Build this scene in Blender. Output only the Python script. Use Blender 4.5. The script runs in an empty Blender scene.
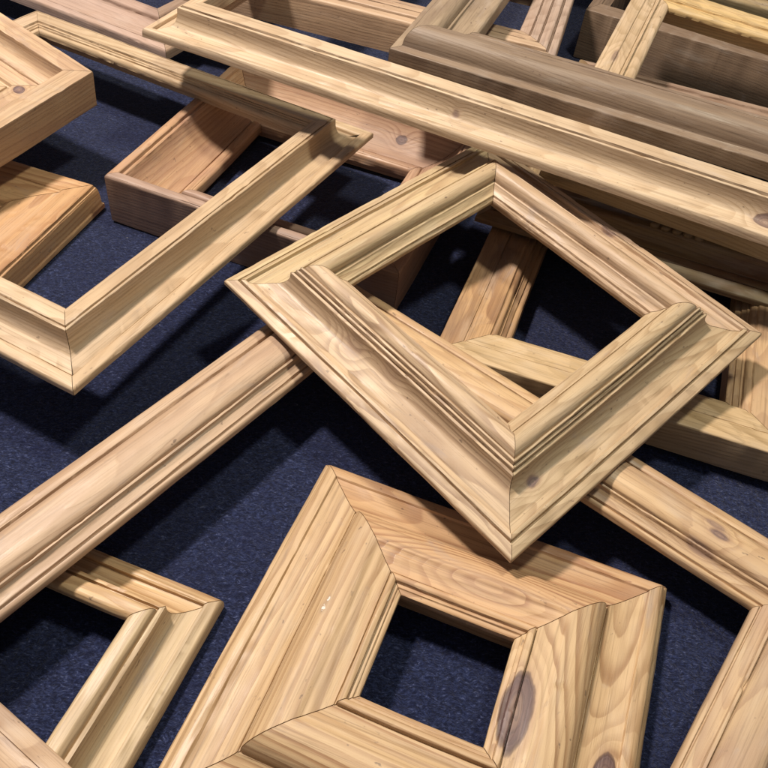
import bpy, math, random
from mathutils import Vector, Matrix, noise

# ---------------------------------------------------------------- basics
S = 0.8                                    # metres per layout unit (camera height is one unit)
scene = bpy.context.scene
col = scene.collection

def link(o, parent=None):
    col.objects.link(o)
    if parent is not None:
        o.parent = parent
    return o

# ---------------------------------------------------------------- node helper
class NG:
    def __init__(self, name):
        self.m = bpy.data.materials.new(name)
        self.m.use_nodes = True
        self.t = self.m.node_tree
        self.t.nodes.clear()
    def n(self, typ, **kw):
        nd = self.t.nodes.new(typ)
        for k, v in kw.items():
            setattr(nd, k, v)
        return nd
    def put(self, sock, v):
        if isinstance(v, bpy.types.NodeSocket):
            self.t.links.new(v, sock)
        elif isinstance(v, (tuple, list)) and sock.type == 'RGBA' and len(v) == 3:
            sock.default_value = (*v, 1)
        else:
            sock.default_value = v
    def math(self, op, a, b=0.0, c=0.0, clamp=False):
        nd = self.n('ShaderNodeMath', operation=op, use_clamp=clamp)
        for i, v in enumerate((a, b, c)):
            self.put(nd.inputs[i], v)
        return nd.outputs[0]
    def vec(self, op, a, b=(0, 0, 0)):
        nd = self.n('ShaderNodeVectorMath', operation=op)
        self.put(nd.inputs[0], a); self.put(nd.inputs[1], b)
        return nd.outputs['Value'] if op in ('LENGTH', 'DISTANCE', 'DOT_PRODUCT') else nd.outputs[0]
    def comb(self, x, y, z):
        nd = self.n('ShaderNodeCombineXYZ')
        for i, v in enumerate((x, y, z)):
            self.put(nd.inputs[i], v)
        return nd.outputs[0]
    def noise(self, v, scale, detail=3, rough=.5, dist=0.0):
        nd = self.n('ShaderNodeTexNoise')
        self.put(nd.inputs['Vector'], v)
        nd.inputs['Scale'].default_value = scale
        nd.inputs['Detail'].default_value = detail
        nd.inputs['Roughness'].default_value = rough
        nd.inputs['Distortion'].default_value = dist
        return nd.outputs[0]
    def remap(self, v, a, b, c=0.0, d=1.0, smooth=True):
        nd = self.n('ShaderNodeMapRange')
        nd.interpolation_type = 'SMOOTHSTEP' if smooth else 'LINEAR'
        for i, x in enumerate((v, a, b, c, d)):
            self.put(nd.inputs[i], x)
        return nd.outputs[0]
    def mix(self, f, a, b, mode='MIX'):
        nd = self.n('ShaderNodeMix', data_type='RGBA', blend_type=mode)
        self.put(nd.inputs[0], f); self.put(nd.inputs[6], a); self.put(nd.inputs[7], b)
        return nd.outputs[2]

def wood(name, light, dark, blotch, seed, knots=(), chips=(), spacing=.0062, contrast=.5, stain=.25, pith=None, rough=.53, grey=0.0, swirl=.012):
    """waxed old pine: growth rings about an axis that runs askew to the rail (object X = the rail's length)"""
    rnd = random.Random(seed)
    light, dark, blotch = [tuple(v * f for v, f in zip(cc, (.93, .90, .85))) for cc in (light, dark, blotch)]
    g = NG(name)
    tc = g.n('ShaderNodeTexCoord')
    p = tc.outputs['Object']
    p = g.vec('SCALE', p); p.node.inputs['Scale'].default_value = 1.0 / S
    sep = g.n('ShaderNodeSeparateXYZ'); g.put(sep.inputs[0], p)
    X, Y, Z = sep.outputs
    off = (rnd.uniform(0, 40), rnd.uniform(0, 40), rnd.uniform(0, 40))
    q = g.vec('ADD', p, off)
    slow = g.noise(g.vec('MULTIPLY', q, (3.0, 9.0, 9.0)), 1.0, 2)
    slow2 = g.noise(g.vec('MULTIPLY', g.vec('ADD', q, (7, 3, 1)), (6.0, 20.0, 20.0)), 1.0, 2)
    # growth rings
    y0, z0, sy, sz = pith or (rnd.uniform(-.03, .14), rnd.uniform(-.20, -.06), rnd.uniform(-.05, .05), rnd.uniform(-.10, .10))
    yy = g.math('SUBTRACT', Y, g.math('MULTIPLY_ADD', X, sy, y0))
    zz = g.math('SUBTRACT', Z, g.math('MULTIPLY_ADD', X, sz, z0))
    r = g.vec('LENGTH', g.comb(0.0, yy, zz))
    r = g.math('ADD', r, g.math('MULTIPLY', g.math('SUBTRACT', slow, .5), swirl * 2.2))
    r = g.math('ADD', r, g.math('MULTIPLY', g.math('SUBTRACT', slow2, .5), swirl * .5))
    kn = []
    for (kx, ky, kz, kr, el, *co_) in knots:
        d = g.vec('LENGTH', g.vec('MULTIPLY', g.vec('SUBTRACT', p, (kx, ky, kz)), (1.0 / el, 1.0, .4)))
        ds = g.math('ADD', d, g.math('MULTIPLY', g.math('SUBTRACT', slow2, .5), kr * .5))
        d = g.math('ADD', d, g.math('MULTIPLY', g.math('SUBTRACT', g.noise(g.vec('MULTIPLY', q, (60 / el, 75, 75)), 1.0, 3), .5), kr * (.55 if kr > .009 else 1.0)))
        bump = g.math('POWER', 2.718, g.math('MULTIPLY', g.math('POWER', g.math('DIVIDE', ds, kr * 2.0), 2.0), -1.0))
        r = g.math('ADD', r, g.math('MULTIPLY', bump, kr * 1.9))
        kn.append((d, kr, co_[0] if co_ else 1.0))
    ph = g.math('DIVIDE', r, spacing)
    fr = g.math('FRACT', ph)
    ring = g.math('MULTIPLY', g.remap(fr, .30, .88), g.remap(fr, 1.0, .93))
    vary = g.noise(g.comb(g.math('MULTIPLY', ph, .9), g.math('MULTIPLY', X, 1.5), 0.0), 1.0, 1)
    ring = g.math('MULTIPLY', ring, g.remap(vary, .28, .66, .30, 1.0))
    # fine fibre, blotches, dirt
    fib = g.noise(g.vec('MULTIPLY', q, (9, 460, 460)), 1.0, 2, .6)
    fib2 = g.noise(g.vec('MULTIPLY', q, (3.0, 150, 150)), 1.0, 3, .6)
    blo = g.noise(g.vec('MULTIPLY', q, (4.5, 16, 16)), 1.0, 4, .6, .6)
    blo2 = g.noise(g.vec('MULTIPLY', g.vec('ADD', q, (11, 5, 2)), (7, 26, 26)), 1.0, 4, .62, .4)
    c = g.mix(g.math('MULTIPLY', ring, min(.95, contrast * 1.30)), light, dark)
    c = g.mix(g.math('MULTIPLY', g.remap(blo, .42, .72), stain * 1.5, clamp=True), c, blotch)
    gr = tuple(.55 * x + .45 * y for x, y in zip(light, (.50, .47, .43)))
    c = g.mix(g.math('MULTIPLY', g.remap(blo2, .52, .74), .35 + grey), c, gr)
    dk = tuple(x * .55 for x in dark)
    c = g.mix(g.math('MULTIPLY', g.remap(fib2, .52, .74), .50), c, dk)
    c = g.mix(g.math('MULTIPLY', g.remap(fib, .50, .72), .36), c, dk)
    hue = g.noise(g.vec('MULTIPLY', g.vec('ADD', q, (13, 2, 6)), (2.2, 7, 7)), 1.0, 3, .55)
    c = g.mix(g.math('MULTIPLY', g.remap(hue, .46, .74), .42), c, tuple(.80 * a * f for a, f in zip(blotch, (1.0, .92, .90))))
    c = g.mix(g.math('MULTIPLY', g.remap(hue, .46, .28), .30), c, tuple(min(.75, a * 1.05 + .02) for a in light))
    # handling: long pale and dark streaks, bluish bruises
    stk = g.noise(g.vec('MULTIPLY', g.vec('ADD', q, (3, 9, 4)), (1.6, 85, 85)), 1.0, 3, .55)
    c = g.mix(g.math('MULTIPLY', g.remap(stk, .50, .72), .26), c, tuple(.72 * x for x in blotch))
    c = g.mix(g.math('MULTIPLY', g.remap(stk, .47, .28), .16), c, tuple(min(.8, x * 1.10 + .01) for x in light))
    bru = g.noise(g.vec('MULTIPLY', g.vec('ADD', q, (5, 1, 8)), (9, 24, 24)), 1.0, 4, .65, .9)
    c = g.mix(g.math('MULTIPLY', g.remap(bru, .58, .76), .40), c, (.31, .25, .225))
    # grime specks and scuffs
    spk = g.noise(g.vec('MULTIPLY', q, (90, 150, 150)), 1.0, 2, .5)
    c = g.mix(g.math('MULTIPLY', g.math('MULTIPLY', g.remap(spk, .67, .75), g.remap(slow2, .45, .62)), .7), c, (.13, .085, .06))
    scf = g.noise(g.vec('MULTIPLY', q, (16, 70, 70)), 1.0, 5, .7, .8)
    c = g.mix(g.math('MULTIPLY', g.remap(scf, .60, .74), .38), c, (.24, .17, .125))
    for d, kr, core in kn:
        c = g.mix(g.math('MULTIPLY', g.remap(d, kr * 1.7, kr * .9), .10 + .22 * core), c, (.34, .20, .14))
        rim = g.math('MULTIPLY', g.remap(d, kr * 1.10, kr * 1.0), g.remap(d, kr * .80, kr * .90))
        c = g.mix(g.math('MULTIPLY', g.remap(d, kr * 1.05, kr * (.88 if kr > .009 else .55)), .90 * core), c, g.mix(g.remap(d, 0.0, kr * .7), (.235, .145, .11), (.105, .060, .064)))
        cr_ = g.math('FRACT', g.math('DIVIDE', d, kr * .27))
        c = g.mix(g.math('MULTIPLY', g.math('MULTIPLY', g.remap(cr_, .4, .9), g.remap(d, kr * .95, kr * .85)), .45 * core), c, (.075, .045, .045))
        c = g.mix(g.math('MULTIPLY', g.math('MULTIPLY', g.remap(fib2, .50, .66), g.remap(d, kr * .95, kr * .85)), .5 * core), c, (.27, .175, .14))
        c = g.mix(g.math('MULTIPLY', rim, (.65 if kr > .009 else .25) * core), c, (.085, .045, .035))
    for (cx, cy, cz, cr) in chips:
        d = g.vec('LENGTH', g.vec('MULTIPLY', g.vec('SUBTRACT', p, (cx, cy, cz)), (.45, 1, .5)))
        c = g.mix(g.math('MULTIPLY', g.remap(d, cr * 2.6, cr * .9), .35), c, (.26, .19, .14))
        d = g.math('ADD', d, g.math('MULTIPLY', g.math('SUBTRACT', g.noise(q, 190.0, 3, .6), .5), cr * 3.0))
        c = g.mix(g.remap(d, cr * 1.0, cr * .75), c, (.66, .62, .56))
    b = g.n('ShaderNodeBsdfPrincipled')
    g.put(b.inputs['Base Color'], c)
    g.put(b.inputs['Roughness'], g.remap(blo2, .3, .7, rough - .14, rough + .06))
    b.inputs['IOR'].default_value = 1.46
    h = g.math('ADD', g.math('MULTIPLY', fib, .35), g.math('ADD', g.math('MULTIPLY', ring, -.35), g.math('MULTIPLY', scf, .6)))
    h = g.math('ADD', h, g.math('MULTIPLY', g.noise(g.vec('MULTIPLY', q, (30, 60, 60)), 1.0, 2), .9))
    bm = g.n('ShaderNodeBump'); bm.inputs['Strength'].default_value = .26; bm.inputs['Distance'].default_value = .0016
    g.put(bm.inputs['Height'], h); g.put(b.inputs['Normal'], bm.outputs[0])
    o = g.n('ShaderNodeOutputMaterial')
    g.put(o.inputs[0], b.outputs[0])
    return g.m

# ---------------------------------------------------------------- moulding profile -> polyline
def profile(segs):
    """segs: (d, z, kind[, mix]); kind l straight, vh quarter-curve leaving upright, hv leaving flat, s ogee"""
    pts = [(segs[0][0], segs[0][1])]
    for sg in segs[1:]:
        d1, z1, k = sg[:3]; mx = sg[3] if len(sg) > 3 else 1.0
        d0, z0 = pts[-1]
        if k == 'l':
            pts.append((d1, z1)); continue
        N = 5 if abs(d1 - d0) + abs(z1 - z0) < .015 else 12
        for i in range(1, N + 1):
            t = i / N; a = t * math.pi / 2
            if k == 'vh': u, v = 1 - math.cos(a), math.sin(a)
            elif k == 'hv': u, v = math.sin(a), 1 - math.cos(a)
            else: u, v = t, t * t * (3 - 2 * t)
            ul = t; vl = t
            u = ul + (u - ul) * mx; v = vl + (v - vl) * mx
            pts.append((d0 + (d1 - d0) * u, z0 + (z1 - z0) * v))
    # ease every hard arris
    out = [pts[0]]
    for i in range(1, len(pts) - 1):
        a, b, c = Vector(pts[i - 1]), Vector(pts[i]), Vector(pts[i + 1])
        e0, e1 = a - b, c - b
        l0, l1 = e0.length, e1.length
        if l0 < 1e-6 or l1 < 1e-6: continue
        ang = math.pi - e0.angle(e1)
        if ang > .45:
            rr = min(.0007, .38 * l0, .38 * l1)
            p0, p2 = b + e0 / l0 * rr, b + e1 / l1 * rr
            for t in (0, .33, .67, 1):
                q = p0 * (1 - t) ** 2 + b * 2 * t * (1 - t) + p2 * t * t
                out.append((q.x, q.y))
        else:
            out.append(pts[i])
    out.append(pts[-1])
    return out

# the mitred rail: X along the outer edge, Y inward, Z up (origin at the outer corner, underside)
def rail_mesh(name, L, prof, seed, gap=.0005, worn=1.0):
    n = max(20, min(190, int(L / .0055)))
    k = len(prof)
    vs, fs = [], []
    rnd = random.Random(seed * 77 + 5)
    bow, bow2 = rnd.uniform(-.0012, .0012), rnd.uniform(-.0010, .0010)
    # knocks: small crushed places on the arrises
    dmax = max(q_[0] for q_ in prof)
    crown = [j for j in range(1, k - 1) if prof[j][0] < dmax - .013 and (prof[j][1] >= prof[j - 1][1] - 1e-6 and prof[j][1] >= prof[j + 1][1] - 1e-6 or j in (2, 3, 4))]
    dents = [(rnd.uniform(.05, .95) * L, prof[rnd.choice(crown)], rnd.uniform(.004, .011), rnd.uniform(.0006, .0019)) for _ in range(int(L * 26))]
    for i in range(n + 1):
        t = i / n
        fade = min(1.0, min(t, 1 - t) * n / 4.0)
        near = [q_ for q_ in dents if abs(q_[0] - L * t) < .03 + .2 * L * abs(t - .5)]
        for j, (d, z) in enumerate(prof):
            x = d + gap + (L - 2 * d - 2 * gap) * t
            w = noise.noise(Vector((x * 9, j * .16, seed * 3.7))) * .0007 + noise.noise(Vector((x * 38, j * .55, seed * 1.9))) * .00040
            w2 = noise.noise(Vector((x * 11, j * .16, seed * 5.1 + 20))) * .0006 + noise.noise(Vector((x * 45, j * .6, seed + 50))) * .0003
            for (dx, (dd, dz), dr, dep) in near:
                e2 = ((x - dx) / dr) ** 2 * .5 + ((d - dd) / dr * 2.2) ** 2 + ((z - dz) / dr * 2.2) ** 2
                if e2 < 1 and z > dz - .0016: w -= dep * (1 - e2) ** 2
            bz = math.sin(t * math.pi)
            w += bow * bz / max(fade, .01); w2 += bow2 * bz / max(fade, .01)
            up = 0 if z < .0101 and (j < 2 or j > k - 3) else 1
            vs.append((x * S, (d + w2 * fade * worn) * S, (z + w * fade * up * worn) * S))
    for i in range(n):
        for j in range(k):
            j2 = (j + 1) % k
            a, b = i * k + j, i * k + j2
            fs.append((a, a + k, b + k, b))
    fs.append(tuple(range(k)))
    fs.append(tuple(n * k + j for j in reversed(range(k))))
    me = bpy.data.meshes.new(name)
    me.from_pydata(vs, [], fs)
    import bmesh
    bm = bmesh.new(); bm.from_mesh(me)
    bmesh.ops.recalc_face_normals(bm, faces=bm.faces)
    bm.to_mesh(me); bm.free()
    me.polygons.foreach_set('use_smooth', [True] * len(me.polygons))
    me.set_sharp_from_angle(angle=math.radians(42))
    return me

def tilt_matrix(yaw, tx, ty):
    nrm = Vector((-tx, -ty, 1)).normalized()
    return (Vector((0, 0, 1)).rotation_difference(nrm).to_matrix() @ Matrix.Rotation(yaw, 3, 'Z'))

SGN = [(-1, -1), (1, -1), (1, 1), (-1, 1)]
def frame(key, name, label, prof_segs, pal, rails=None, worn=1.0):
    """one frame = an Empty at the middle of its underside + four mitred rails"""
    c, (cx, cy, z0, yaw, tx, ty, w, h) = POSE[key]
    R = tilt_matrix(yaw, tx, ty)
    sx, sy = SGN[c]
    org = Vector((cx, cy, z0)) - R @ Vector((sx * w / 2, sy * h / 2, 0))
    e = bpy.data.objects.new(name, None)
    e.empty_display_size = .05
    e.matrix_world = Matrix.Translation(org * S) @ R.to_4x4()
    e['label'] = label; e['category'] = 'picture frame'; e['group'] = 'bare pine picture frames laid on the carpet'
    link(e)
    prof = profile(prof_segs)
    corners = [(-w / 2, -h / 2), (w / 2, -h / 2), (w / 2, h / 2), (-w / 2, h / 2)]
    obs = []
    for i, part in enumerate(('rail', 'stile', 'rail', 'stile')):
        L = w if i % 2 == 0 else h
        sd = sum(ord(ch) for ch in key) * 13 + i * 7 + 1
        me = rail_mesh(part, L, prof, sd, gap=random.Random(sd).uniform(.0003, .0008), worn=worn)
        o = bpy.data.objects.new(part, me)
        rj = random.Random(sd)
        o.location = (corners[i][0] * S, corners[i][1] * S, rj.uniform(0, .0007) * S)
        o.rotation_euler = (0, 0, i * math.pi / 2)
        kw = dict(pal)
        kw.update((rails or {}).get(i, {}))
        me.materials.append(wood('pine_%s%d' % (key, i), seed=sd, **kw))
        link(o, e)
        obs.append(o)
    return e, obs

POSE = {
    'G': (0, (0.18876, 0.54574, 0.07207, 0.85092, -0.00983, 0.09594, 0.60177, 0.60715)),
    'J': (2, (0.42434, 0.58502, 0.00003, -0.26416, 0.00903, -0.01415, 0.51270, 0.50258)),
    'C': (0, (-0.41692, 0.69371, 0.09655, 1.17591, 0.00068, -0.02710, 0.85074, 0.88388)),
    'LN': (1, (0.67098, 0.57802, 0.04848, 1.00778, -0.02281, -0.00432, 1.50000, 0.91881)),
    'D': (0, (-0.54661, 1.48497, 0.23206, -0.33557, -0.00917, -0.00701, 1.90000, 1.30000)),
    'K': (0, (-0.56105, 1.23310, 0.00082, -0.27116, -0.00893, 0.00709, 0.58175, 0.51105)),
    'A': (1, (-0.63261, 1.42157, 0.12858, 1.11861, -0.12805, 0.16246, 0.60000, 0.60000)),
    'B': (1, (-0.58698, 1.27189, -0.00000, 1.33713, -0.00186, -0.00043, 0.50000, 0.50000)),
    'O': (1, (-0.16653, 0.48196, -0.00038, 1.31098, -0.00100, -0.01649, 0.50000, 0.33000)),
    'F': (0, (-0.07748, 1.51410, 0.24494, -0.27237, -0.02303, 0.01522, 1.70000, 1.50000)),
    'E': (1, (0.26180, 1.69822, 0.13895, -0.18067, -0.02733, 0.00400, 0.90000, 0.50000)),
    'H': (3, (0.47387, 2.06854, 0.21522, -0.30979, -0.02503, 0.07015, 0.90000, 0.80000)),
    'I': (0, (0.38849, 2.19606, -0.00006, -0.34547, 0.00085, 0.00412, 0.80000, 0.50000)),
    'Q': (0, (0.07505, 0.94078, 0.00100, -0.25583, 0.02448, -0.00239, 0.57603, 0.56000)),
    'R': (0, (0.12759, 1.28755, 0.03308, -0.25733, -0.00601, -0.00395, 1.30000, 0.72500)),
    'S': (1, (-0.60359, 1.77822, 0.04841, -0.39979, -0.00285, -0.00030, 0.90000, 0.50000)),
    'P': (1, (-0.21836, 0.21842, 0.05800, 1.06667, 0.00001, -0.00001, 0.50000, 0.50000)),
    'V': (0, (0.69265, 2.51483, 0.06000, -0.32270, -0.00003, 0.00001, 0.60000, 0.40000)),
}


# ---------------------------------------------------------------- palettes (base colours of the bare wood)
HONEY = dict(light=(.59, .425, .25), dark=(.31, .175, .085), blotch=(.47, .305, .175))
CREAM = dict(light=(.60, .452, .31), dark=(.37, .245, .14), blotch=(.47, .345, .225))
PINKISH = dict(light=(.55, .40, .275), dark=(.34, .215, .14), blotch=(.43, .29, .205))
ROSE = dict(light=(.53, .355, .24), dark=(.33, .18, .115), blotch=(.41, .25, .18))
GREYED = dict(light=(.42, .325, .24), dark=(.25, .175, .125), blotch=(.33, .245, .19))
ORANGE = dict(light=(.60, .385, .205), dark=(.36, .185, .085), blotch=(.47, .27, .145))
OLIVE = dict(light=(.55, .43, .25), dark=(.35, .24, .12), blotch=(.45, .335, .195))
def pal(base, **kw):
    d = dict(base); d.update(kw); return d

frame('G', 'picture_frame', 'square pale frame with finely ribbed moulding, propped at a tilt on the frames below',
      [(0, 0.0295), (0, 0.0345, 'l'), (0.0025, 0.038, 'vh'), (0.015, 0.0415, 'l'), (0.0156, 0.0355, 'l'), (0.018, 0.0357, 'l'), (0.0186, 0.043, 'l'), (0.024, 0.0437, 'l'), (0.0255, 0.038, 'l'), (0.03, 0.0375, 'l'), (0.036, 0.0365, 'l'), (0.054, 0.042, 'l'), (0.0725, 0.063, 'hv'), (0.0728, 0.069, 'l'), (0.0765, 0.07, 'l'), (0.077, 0.0665, 'l'), (0.0782, 0.0668, 'l'), (0.0786, 0.075, 'l'), (0.0815, 0.076, 'l'), (0.082, 0.0725, 'l'), (0.083, 0.0728, 'l'), (0.0833, 0.0815, 'l'), (0.086, 0.082, 'l'), (0.0865, 0.079, 'l'), (0.088, 0.0795, 'l'), (0.102, 0.0905, 'vh', 0.9), (0.117, 0.077, 'hv', 0.9), (0.1173, 0.0705, 'l'), (0.1192, 0.0707, 'l'), (0.1196, 0.0735, 'l'), (0.122, 0.0725, 'l'), (0.1345, 0.062, 'vh', 0.5), (0.1348, 0.0575, 'l'), (0.1362, 0.0577, 'l'), (0.139, 0.055, 'l'), (0.139, 0.048, 'l'), (0.122, 0.046, 'l'), (0.122, 0.026, 'l')],
      pal(CREAM, contrast=.55, stain=.4), {0: dict(light=(.52,.40,.255), dark=(.33,.22,.12), knots=[(0.1034, 0.0573, 0.0457, 0.0075, 1.5)]), 1: dict(light=(.55,.40,.28), knots=[(0.2989, 0.0212, 0.0431, 0.0065, 2.6, 0.7)]), 2: dict(light=(.58,.46,.28)), 3: dict(light=(.60,.45,.30), dark=(.33,.215,.135), contrast=0.8, knots=[(0.228, 0.0633, 0.052, 0.012, 1.7, 0.12), (0.3051, 0.0706, 0.0605, 0.008, 2.2, 0.1)])})
frame('J', 'picture_frame', 'small square frame with very wide moulding round a tiny opening, flat on the carpet',
      [(0, 0.002), (0, 0.016, 'l'), (0.002, 0.02, 'l'), (0.005, 0.028, 'vh'), (0.0055, 0.031, 'l'), (0.01, 0.033, 'l'), (0.0105, 0.038, 'l'), (0.024, 0.046, 'vh'), (0.029, 0.0465, 'l'), (0.031, 0.043, 'l'), (0.055, 0.044, 'l'), (0.079, 0.053, 'hv', 0.6), (0.0795, 0.0505, 'l'), (0.0815, 0.051, 'l'), (0.082, 0.058, 'l'), (0.108, 0.082, 'vh', 0.75), (0.124, 0.0835, 'l'), (0.134, 0.08, 's'), (0.15, 0.0765, 's'), (0.159, 0.076, 's'), (0.1595, 0.0735, 'l'), (0.161, 0.0735, 'l'), (0.1614, 0.079, 'l'), (0.164, 0.0815, 'vh'), (0.17, 0.0785, 'hv'), (0.1705, 0.074, 'l'), (0.175, 0.0745, 'l'), (0.176, 0.072, 'l'), (0.182, 0.069, 'hv'), (0.182, 0.061, 'l'), (0.16, 0.058, 'l'), (0.16, 0.002, 'l')],
      pal(HONEY, contrast=.78, spacing=.0085), {0: dict(dark=(.30,.15,.07), contrast=0.85), 1: dict(knots=[(0.2329, 0.1595, 0.0732, 0.0175, 2.7), (0.2131, 0.0448, 0.0433, 0.013, 2.2)], spacing=0.0075), 2: dict(dark=(.33,.16,.085), light=(.60,.39,.22), contrast=0.85, knots=[(0.2568, 0.1302, 0.081, 0.017, 3.2, 0), (0.2174, 0.1289, 0.0818, 0.01, 5.0, 0)]), 3: dict(chips=[(0.2406, 0.1023, 0.0766, 0.0026), (0.2277, 0.1033, 0.0777, 0.0018)], contrast=0.55)})
frame('C', 'picture_frame', 'large pale frame with a smooth deep cove, resting across the dark boxy scooped frame',
      [(0, 0.031), (0, 0.037, 'l'), (0.004, 0.0425, 'vh'), (0.015, 0.0415, 'l'), (0.0222, 0.037, 'hv'), (0.0226, 0.03, 'l'), (0.025, 0.03, 'l'), (0.0253, 0.0345, 'l'), (0.043, 0.0395, 'l'), (0.057, 0.07, 'hv'), (0.0573, 0.0775, 'l'), (0.0608, 0.079, 'l'), (0.0612, 0.074, 'l'), (0.0634, 0.074, 'l'), (0.0638, 0.0795, 'l'), (0.088, 0.0765, 'l'), (0.0905, 0.075, 'hv'), (0.0908, 0.07, 'l'), (0.0932, 0.0702, 'l'), (0.0938, 0.0665, 'l'), (0.0962, 0.0668, 'l'), (0.0968, 0.062, 'l'), (0.099, 0.064, 'vh'), (0.1055, 0.056, 'hv'), (0.1055, 0.05, 'l'), (0.092, 0.048, 'l'), (0.092, 0.031, 'l')],
      pal(CREAM, contrast=.48), {0: dict(light=(.56,.42,.275)), 1: dict(light=(.58,.45,.30)), 3: dict(light=(.64,.50,.35))})
frame('LN', 'picture_frame', 'broad reddish brown frame running beneath the tilted square frame, surrounding the small wide moulded one',
      [(0, 0.002), (0, 0.014, 'l'), (0.003, 0.025, 'vh'), (0.02, 0.04, 'vh', 0.7), (0.028, 0.038, 'hv'), (0.0305, 0.03, 'l'), (0.034, 0.03, 'l'), (0.0345, 0.036, 'l'), (0.052, 0.0555, 'vh', 0.85), (0.066, 0.055, 'l'), (0.09, 0.045, 'hv', 0.8), (0.0905, 0.0385, 'l'), (0.092, 0.0385, 'l'), (0.0926, 0.044, 'l'), (0.0955, 0.043, 'l'), (0.096, 0.0375, 'l'), (0.11, 0.0315, 'vh', 0.6), (0.1104, 0.027, 'l'), (0.1125, 0.027, 'l'), (0.113, 0.0295, 'l'), (0.119, 0.024, 'hv'), (0.119, 0.017, 'l'), (0.104, 0.015, 'l'), (0.104, 0.002, 'l')],
      pal(PINKISH, contrast=.45, stain=.5, grey=.12), {1: dict(light=(.60,.42,.24), dark=(.38,.225,.12), knots=[(0.1966, 0.069, 0.0534, 0.0065, 2.2, 0.9), (0.2077, 0.0575, 0.0549, 0.005, 3, 0.5), (0.2083, 0.0955, 0.0428, 0.007, 3.2, 0.4)]), 0: dict(light=(.55,.405,.255))})
frame('D', 'picture_frame', 'long cream coved frame lying over the tip of the tilted square frame',
      [(0, 0.018), (0, 0.024, 'l'), (0.004, 0.034, 'vh'), (0.011, 0.034, 'l'), (0.014, 0.0325, 'hv'), (0.0143, 0.0245, 'l'), (0.0172, 0.0245, 'l'), (0.0175, 0.0285, 'l'), (0.036, 0.034, 'l'), (0.049, 0.0635, 'hv'), (0.0493, 0.0695, 'l'), (0.053, 0.071, 'l'), (0.0534, 0.066, 'l'), (0.0558, 0.066, 'l'), (0.0562, 0.0735, 'l'), (0.06, 0.074, 'l'), (0.082, 0.077, 'l'), (0.084, 0.075, 'hv'), (0.084, 0.042, 'l'), (0.072, 0.04, 'l'), (0.072, 0.018, 'l')],
      pal(CREAM, contrast=.42), {0: dict(light=(.61,.48,.34), knots=[(0.6273, 0.0425, 0.0477, 0.0045, 1.6, 0.6), (1.1726, 0.0376, 0.0363, 0.01, 2.0, 0.8)])})
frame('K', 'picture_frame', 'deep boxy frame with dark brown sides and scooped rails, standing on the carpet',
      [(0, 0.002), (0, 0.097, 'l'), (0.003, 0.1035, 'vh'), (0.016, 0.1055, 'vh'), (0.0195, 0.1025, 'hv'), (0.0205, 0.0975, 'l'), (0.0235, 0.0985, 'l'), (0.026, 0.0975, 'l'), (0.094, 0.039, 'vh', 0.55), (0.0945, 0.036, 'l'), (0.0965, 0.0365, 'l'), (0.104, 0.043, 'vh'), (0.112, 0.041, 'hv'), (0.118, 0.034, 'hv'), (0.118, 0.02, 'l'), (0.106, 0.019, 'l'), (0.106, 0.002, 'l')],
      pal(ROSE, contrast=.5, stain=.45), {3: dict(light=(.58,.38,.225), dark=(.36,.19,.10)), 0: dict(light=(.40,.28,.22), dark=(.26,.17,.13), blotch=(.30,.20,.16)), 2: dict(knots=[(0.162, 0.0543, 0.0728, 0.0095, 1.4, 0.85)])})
frame('A', 'picture_frame', 'pinkish deep sided frame with a round dark knot, leaning above the flat orange frame',
      [(0, 0.002), (0, 0.076, 'l'), (0.0015, 0.0805, 'vh'), (0.036, 0.082, 'l'), (0.038, 0.079, 'hv'), (0.039, 0.075, 'l'), (0.063, 0.05, 'vh', 0.8), (0.07, 0.048, 'l'), (0.071, 0.044, 'l'), (0.075, 0.0445, 'l'), (0.103, 0.044, 's'), (0.106, 0.038, 'l'), (0.11, 0.0375, 'l'), (0.111, 0.041, 'l'), (0.16, 0.039, 'l'), (0.16, 0.02, 'l'), (0.148, 0.019, 'l'), (0.148, 0.002, 'l')],
      pal(ROSE, contrast=.42), {0: dict(light=(.52,.375,.235), dark=(.34,.215,.125), knots=[(0.4957, 0.086, 0.0442, 0.0105, 1.0)]), 1: dict(light=(.58,.42,.27))})
frame('B', 'picture_frame', 'low orange pine frame with flat face and rounded outer edge, beside the boxy scooped frame',
      [(0, 0.002), (0, 0.011, 'l'), (0.003, 0.0125, 'l'), (0.0033, 0.016, 'l'), (0.0065, 0.046, 'vh', 0.9), (0.007, 0.049, 'l'), (0.0095, 0.0495, 'l'), (0.01, 0.055, 'l'), (0.012, 0.0565, 'l'), (0.05, 0.0565, 'l'), (0.0515, 0.0535, 'l'), (0.054, 0.053, 'l'), (0.085, 0.0545, 's'), (0.105, 0.053, 'l'), (0.125, 0.046, 'hv'), (0.127, 0.043, 'l'), (0.135, 0.042, 'l'), (0.135, 0.002, 'l')],
      pal(ORANGE, contrast=.62, spacing=.008), {})
frame('O', 'picture_frame', 'pale stepped frame flat on carpet, its back rail tucked under the broad reddish frame',
      [(0, 0.003), (0, 0.009, 'l'), (0.006, 0.022, 'vh'), (0.014, 0.026, 'l'), (0.018, 0.0245, 'hv'), (0.0185, 0.019, 'l'), (0.022, 0.0185, 'l'), (0.04, 0.024, 'hv', 0.6), (0.05, 0.042, 'hv', 0.8), (0.0505, 0.0525, 'l'), (0.056, 0.0535, 'l'), (0.0565, 0.048, 'l'), (0.0585, 0.048, 'l'), (0.068, 0.0605, 'vh'), (0.076, 0.061, 'l'), (0.084, 0.052, 'hv'), (0.084, 0.046, 'l'), (0.062, 0.043, 'l'), (0.062, 0.003, 'l')],
      pal(CREAM, contrast=.42), {0: dict(light=(.60,.47,.30)), 1: dict(light=(.62,.43,.24), dark=(.38,.22,.10), contrast=0.75)})
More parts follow.
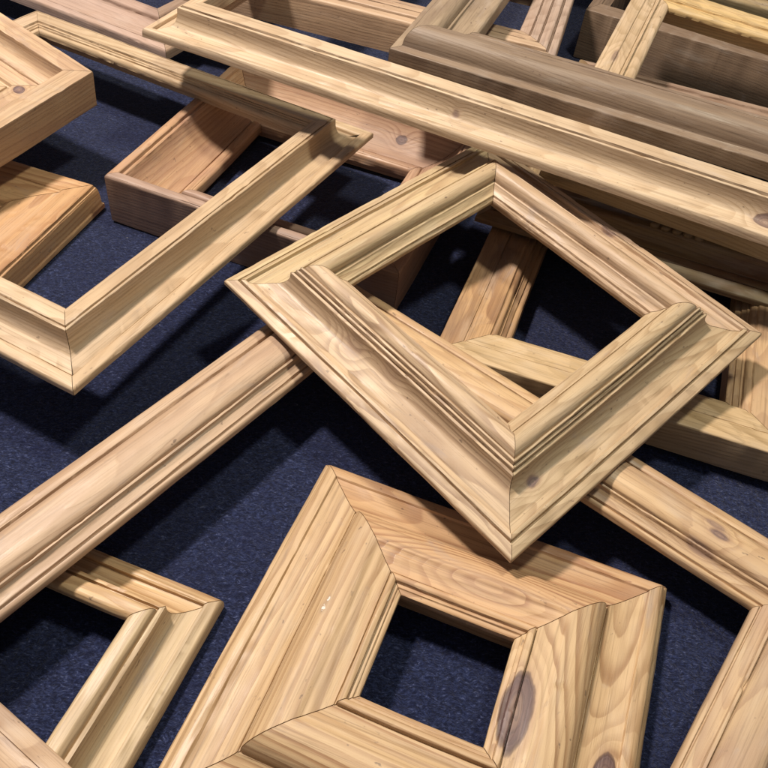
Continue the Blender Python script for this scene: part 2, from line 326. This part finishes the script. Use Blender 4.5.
frame('F', 'picture_frame', 'large dull grey brown frame with a fat rounded roll, beyond the long cream frame',
      [(0, 0.002), (0, 0.032, 'l'), (0.002, 0.035, 'vh'), (0.018, 0.037, 'l'), (0.019, 0.04, 'l'), (0.044, 0.073, 'vh', 0.9), (0.056, 0.072, 'l'), (0.078, 0.056, 'hv', 0.9), (0.0785, 0.052, 'l'), (0.081, 0.0535, 'l'), (0.084, 0.053, 'l'), (0.0845, 0.05, 'l'), (0.105, 0.0465, 'vh'), (0.122, 0.047, 'l'), (0.1225, 0.049, 'l'), (0.128, 0.049, 'l'), (0.137, 0.043, 'hv'), (0.137, 0.018, 'l'), (0.125, 0.017, 'l'), (0.125, 0.002, 'l')],
      pal(GREYED, light=(.265,.195,.14), dark=(.17,.115,.08), blotch=(.20,.14,.105), contrast=.25, stain=.4), {3: dict(light=(.40,.31,.215), dark=(.25,.18,.12))})
frame('E', 'picture_frame', 'pinkish parallel grooved frame with plain deep sides, one corner inside the grey rolled frame',
      [(0, 0.002), (0, 0.07, 'l'), (0.005, 0.078, 'vh'), (0.017, 0.08, 'l'), (0.0175, 0.0725, 'l'), (0.0215, 0.0725, 'l'), (0.022, 0.0815, 'l'), (0.028, 0.085, 'vh'), (0.042, 0.085, 'l'), (0.0425, 0.0765, 'l'), (0.0465, 0.0765, 'l'), (0.047, 0.085, 'l'), (0.064, 0.085, 'l'), (0.0645, 0.077, 'l'), (0.0685, 0.077, 'l'), (0.069, 0.084, 'l'), (0.086, 0.081, 'l'), (0.092, 0.075, 'hv'), (0.092, 0.05, 'l'), (0.08, 0.049, 'l'), (0.08, 0.002, 'l')],
      pal(PINKISH, contrast=.40), {1: dict(light=(.50,.38,.31), dark=(.34,.235,.18), grey=.2)})
frame('H', 'picture_frame', 'yellow edged frame with a purple streaked rail, emerging from under the grey rolled frame',
      [(0, 0.002), (0, 0.045, 'l'), (0.003, 0.05, 'vh'), (0.03, 0.055, 'l'), (0.032, 0.052, 'l'), (0.052, 0.052, 'l'), (0.0525, 0.049, 'l'), (0.0555, 0.049, 'l'), (0.06, 0.0535, 'vh'), (0.0605, 0.048, 'l'), (0.0635, 0.0485, 'l'), (0.072, 0.05, 'vh'), (0.086, 0.041, 'hv'), (0.086, 0.034, 'l'), (0.068, 0.032, 'l'), (0.068, 0.002, 'l')],
      pal(OLIVE, contrast=.4), {3: dict(light=(.62,.47,.32), knots=[(0.3877, 0.0278, 0.0546, 0.006, 4.2, 0.5)], grey=.25), 2: dict(light=(.68,.49,.24))})
frame('I', 'picture_frame', 'tall plain sided box frame with a streaky top, standing beneath the yellow edged frame',
      [(0, 0.002), (0, 0.127, 'l'), (0.002, 0.13, 'vh'), (0.03, 0.141, 'l'), (0.032, 0.138, 'l'), (0.05, 0.13, 's'), (0.05, 0.02, 'l'), (0.05, 0.002, 'l')],
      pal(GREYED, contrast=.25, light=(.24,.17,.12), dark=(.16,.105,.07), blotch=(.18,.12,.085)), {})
frame('Q', 'picture_frame', 'flat striped frame on carpet with plain dark side, seen through the tilted square frame',
      [(0, 0.002), (0, 0.063, 'l'), (0.003, 0.0665, 'vh'), (0.038, 0.0645, 'l'), (0.0385, 0.062, 'l'), (0.041, 0.062, 'l'), (0.0415, 0.0635, 'l'), (0.074, 0.062, 'l'), (0.076, 0.058, 'l'), (0.078, 0.0585, 'l'), (0.086, 0.052, 'hv'), (0.0865, 0.048, 'l'), (0.09, 0.0485, 'l'), (0.0905, 0.046, 'l'), (0.098, 0.043, 'l'), (0.0985, 0.039, 'l'), (0.102, 0.0395, 'l'), (0.108, 0.036, 'hv'), (0.108, 0.002, 'l')],
      pal(OLIVE, contrast=.6, spacing=.007), {3: dict(light=(.50,.32,.17), dark=(.26,.14,.075), blotch=(.27,.17,.11), contrast=0.8, stain=0.7), 1: dict(light=(.58,.40,.24), dark=(.36,.22,.13)), 0: dict(light=(.58,.43,.255))})
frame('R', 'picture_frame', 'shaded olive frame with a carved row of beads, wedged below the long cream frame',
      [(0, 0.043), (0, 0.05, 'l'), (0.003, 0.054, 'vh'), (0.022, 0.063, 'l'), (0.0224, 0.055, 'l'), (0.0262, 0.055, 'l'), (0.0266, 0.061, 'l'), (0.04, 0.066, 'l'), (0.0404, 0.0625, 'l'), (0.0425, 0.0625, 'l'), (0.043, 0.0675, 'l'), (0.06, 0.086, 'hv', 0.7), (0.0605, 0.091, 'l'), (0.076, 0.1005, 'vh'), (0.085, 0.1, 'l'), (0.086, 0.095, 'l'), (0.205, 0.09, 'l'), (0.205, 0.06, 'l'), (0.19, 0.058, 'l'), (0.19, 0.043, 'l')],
      pal(OLIVE, light=(.29,.215,.115), dark=(.16,.10,.052), blotch=(.22,.12,.07), contrast=.5, stain=.7), {2: dict(light=(.40,.29,.22), dark=(.26,.17,.13))})  # wood colours darkened to stand in for the long cream frame's shadow
frame('S', 'picture_frame', 'dusky pink shallow frame whose end lies below the corner of the long cream frame',
      [(0, 0.004), (0, 0.018, 'l'), (0.004, 0.0275, 'vh'), (0.015, 0.031, 'l'), (0.0155, 0.0235, 'l'), (0.0195, 0.0235, 'l'), (0.02, 0.0285, 'l'), (0.074, 0.046, 'hv', 0.6), (0.0745, 0.052, 'l'), (0.092, 0.061, 'vh'), (0.109, 0.054, 'hv'), (0.109, 0.02, 'l'), (0.097, 0.019, 'l'), (0.097, 0.004, 'l')],
      pal(PINKISH, contrast=.28, stain=.35), {0: dict(light=(.52,.39,.335), dark=(.40,.28,.23)), 1: dict(light=(.44,.33,.25))})
frame('P', 'picture_frame', 'greyish pink streaked frame showing one rail edge, laid over the pale stepped frame',
      [(0, 0.002), (0, 0.018, 'l'), (0.003, 0.023, 'vh'), (0.02, 0.029, 'l'), (0.0205, 0.026, 'l'), (0.024, 0.027, 'l'), (0.055, 0.036, 's'), (0.056, 0.032, 'l'), (0.06, 0.033, 'l'), (0.09, 0.036, 'l'), (0.09, 0.012, 'l'), (0.078, 0.011, 'l'), (0.078, 0.002, 'l')],
      pal(PINKISH, contrast=.7, grey=.2), {})
frame('V', 'picture_frame', 'sliver of a yellow pine frame lying beyond the yellow edged frame',
      [(0, 0.002), (0, 0.037, 'l'), (0.003, 0.042, 'vh'), (0.014, 0.046, 'l'), (0.0145, 0.042, 'l'), (0.018, 0.043, 'l'), (0.03, 0.05, 'vh'), (0.06, 0.05, 'l'), (0.06, 0.002, 'l')],
      pal(OLIVE, contrast=.4), {})

# a short run of carved beads on the shaded frame's raised edge: one ornament of that frame
import bmesh
fr_ = [o for o in scene.objects if o.get('label', '').startswith('shaded olive')][0]
rail0 = [o for o in fr_.children if abs(o.rotation_euler.z) < .01][0]
bm = bmesh.new()
x = 0.3187
while x < 0.4180:
    mtx = Matrix.Translation(Vector((x * S, .0665 * S, .1015 * S))) @ Matrix.Rotation(.35, 4, 'Z') @ Matrix.Diagonal((.0092 * S, .0062 * S, .0074 * S, 1))
    bmesh.ops.create_icosphere(bm, subdivisions=3, radius=1, matrix=mtx)
    x += .0205
me = bpy.data.meshes.new('beading'); bm.to_mesh(me); bm.free()
me.polygons.foreach_set('use_smooth', [True] * len(me.polygons))
me.materials.append(rail0.data.materials[0])
bo = bpy.data.objects.new('beading', me)
bo.location = rail0.location; bo.rotation_euler = rail0.rotation_euler
link(bo, fr_)
# a bent pin left hanging from the rebate of the stepped frame
fo = [o for o in scene.objects if o.get('label', '').startswith('pale stepped')][0]
bm = bmesh.new()
path = [Vector((-0.3320, 0.4390, .046)), Vector((-0.3330, 0.4370, .030)), Vector((-0.3340, 0.4340, .016)), Vector((-0.3350, 0.4330, .003))]
rad = (.0016, .0015, .0012, .0004); rings = []
for q, r_ in zip(path, rad):
    rings.append([bm.verts.new((q + Vector((math.cos(a) * r_, math.sin(a) * r_, 0))) * S) for a in [k * math.pi / 4 for k in range(8)]])
for a, b_ in zip(rings, rings[1:]):
    for k in range(8):
        bm.faces.new((a[k], a[(k + 1) % 8], b_[(k + 1) % 8], b_[k]))
bm.faces.new(rings[0]); bm.faces.new(rings[-1])
bmesh.ops.recalc_face_normals(bm, faces=bm.faces)
me = bpy.data.meshes.new('nail'); bm.to_mesh(me); bm.free()
gn = NG('steel')
b = gn.n('ShaderNodeBsdfPrincipled'); b.inputs['Metallic'].default_value = .1
gn.put(b.inputs['Base Color'], gn.mix(gn.noise(gn.n('ShaderNodeTexCoord').outputs['Object'], 200.0), (.72, .70, .66), (.50, .46, .40)))
b.inputs['Roughness'].default_value = .35
gn.put(gn.n('ShaderNodeOutputMaterial').inputs[0], b.outputs[0])
me.materials.append(gn.m)
no = bpy.data.objects.new('nail', me)
bpy.context.view_layer.update()
no.matrix_parent_inverse = fo.matrix_world.inverted()
link(no, fo)


# ---------------------------------------------------------------- carpet
g = NG('navy_carpet')
tc = g.n('ShaderNodeTexCoord')
p = tc.outputs['Object']
def fibres(ang, scale, seed):
    mp = g.n('ShaderNodeMapping'); mp.inputs['Rotation'].default_value = (0, 0, ang); mp.inputs['Scale'].default_value = (scale * .38, scale, scale)
    wob = g.n('ShaderNodeTexNoise'); wob.inputs['Scale'].default_value = 70.0
    g.put(wob.inputs['Vector'], p)
    sc_ = g.vec('SCALE', wob.outputs['Color']); sc_.node.inputs['Scale'].default_value = .012
    g.put(mp.inputs['Vector'], g.vec('ADD', g.vec('ADD', p, sc_), (seed, seed * .7, 0)))
    return g.noise(mp.outputs[0], 1.0, 2, .6)
fa = g.math('MAXIMUM', g.math('MAXIMUM', fibres(.3, 430, 1), fibres(1.4, 470, 2)), fibres(2.5, 400, 3))
f2 = g.noise(p, 130.0, 4, .75, .6)
f3 = g.noise(p, 6.0, 4, .6)
f5 = g.noise(p, 28.0, 3, .6)
f1 = fa
c = g.mix(g.remap(fa, .46, .70), (.0048, .0074, .0260), (.0235, .0335, .0930))
c = g.mix(g.math('MULTIPLY', g.remap(fa, .66, .74), .52), c, (.12, .14, .25))
c = g.mix(g.math('MULTIPLY', g.remap(f2, .48, .68), .45), c, (.0075, .0105, .036))
c = g.mix(g.math('MULTIPLY', g.remap(f5, .50, .72), .35), c, (.0090, .0120, .046))
c = g.mix(g.math('MULTIPLY', g.remap(f3, .42, .70), .35), c, (.0085, .0110, .036))
vor = g.n('ShaderNodeTexVoronoi'); vor.inputs['Scale'].default_value = 26.0
g.put(vor.inputs['Vector'], g.vec('ADD', p, (.3, .7, 0)))
lint = g.remap(vor.outputs['Distance'], .030, .014)
c = g.mix(g.math('MULTIPLY', lint, .6), c, (.34, .34, .38))
b = g.n('ShaderNodeBsdfPrincipled')
g.put(b.inputs['Base Color'], c)
b.inputs['Roughness'].default_value = .95
b.inputs['Specular IOR Level'].default_value = .15
b.inputs['Sheen Weight'].default_value = .12
bmp = g.n('ShaderNodeBump'); bmp.inputs['Strength'].default_value = .9; bmp.inputs['Distance'].default_value = .004
g.put(bmp.inputs['Height'], g.math('ADD', f2, g.math('MULTIPLY', f1, .7)))
g.put(b.inputs['Normal'], bmp.outputs[0])
o = g.n('ShaderNodeOutputMaterial'); g.put(o.inputs[0], b.outputs[0])
me = bpy.data.meshes.new('carpet')
nx, ny = 120, 140
vs = [((-3.2 + 6.4 * i / nx) * S, (-1.2 + 7.2 * j / ny) * S, (noise.noise(Vector((i * .35, j * .35, 0))) - 1) * .0012 * S) for j in range(ny + 1) for i in range(nx + 1)]
fs = [(j * (nx + 1) + i, j * (nx + 1) + i + 1, (j + 1) * (nx + 1) + i + 1, (j + 1) * (nx + 1) + i) for j in range(ny) for i in range(nx)]
me.from_pydata(vs, [], fs)
me.polygons.foreach_set('use_smooth', [True] * len(me.polygons))
me.materials.append(g.m)
cp = bpy.data.objects.new('carpet', me); cp['kind'] = 'structure'; cp['label'] = 'dark navy blue speckled carpet under all the frames'
link(cp)

# ---------------------------------------------------------------- lamps (two overhead exhibition spots)
def lamp(name, loc, power, colr, rad, aim):
    l = bpy.data.lights.new(name, 'SPOT')
    l.energy = power * S * S; l.color = colr; l.shadow_soft_size = rad * S
    l.spot_size = math.radians(95); l.spot_blend = .8
    o = bpy.data.objects.new(name, l)
    o.location = Vector(loc) * S
    d = Vector(aim) - Vector(loc)
    o.rotation_euler = d.to_track_quat('-Z', 'Y').to_euler()
    link(o)
lamp('spot_lamp', (-1.25, 1.40, 3.0), 545, (1, .885, .79), .16, (0, .9, 0))
lamp('spot_lamp', (.80, 1.25, 3.0), 170, (1, .955, .77), .16, (0, .9, 0))

w = bpy.data.worlds.new('World'); scene.world = w; w.use_nodes = True
bg = w.node_tree.nodes['Background']
bg.inputs[0].default_value = (.82, .86, 1.0, 1); bg.inputs[1].default_value = 0.16

# ---------------------------------------------------------------- camera
cam = bpy.data.cameras.new('camera'); cam.sensor_width = 36; cam.lens = 36 * 815 / 768
cam.clip_start = .02; cam.clip_end = 100
co = bpy.data.objects.new('camera', cam)
pitch, roll = math.radians(47.7), math.radians(7.8)
fwd = Vector((0, math.cos(pitch), -math.sin(pitch))); up0 = Vector((0, math.sin(pitch), math.cos(pitch))); rt0 = Vector((1, 0, 0))
rt = rt0 * math.cos(roll) + up0 * math.sin(roll)
up = -rt0 * math.sin(roll) + up0 * math.cos(roll)
M = Matrix((rt, up, -fwd)).transposed().to_4x4()
co.matrix_world = Matrix.Translation(Vector((0, 0, 1.0 * S))) @ M
link(co); scene.camera = co

scene.render.engine = 'CYCLES'
scene.cycles.use_denoising = True
scene.view_settings.view_transform = 'Standard'
scene.view_settings.look = 'None'
scene.view_settings.exposure = 0
scene.view_settings.gamma = 1
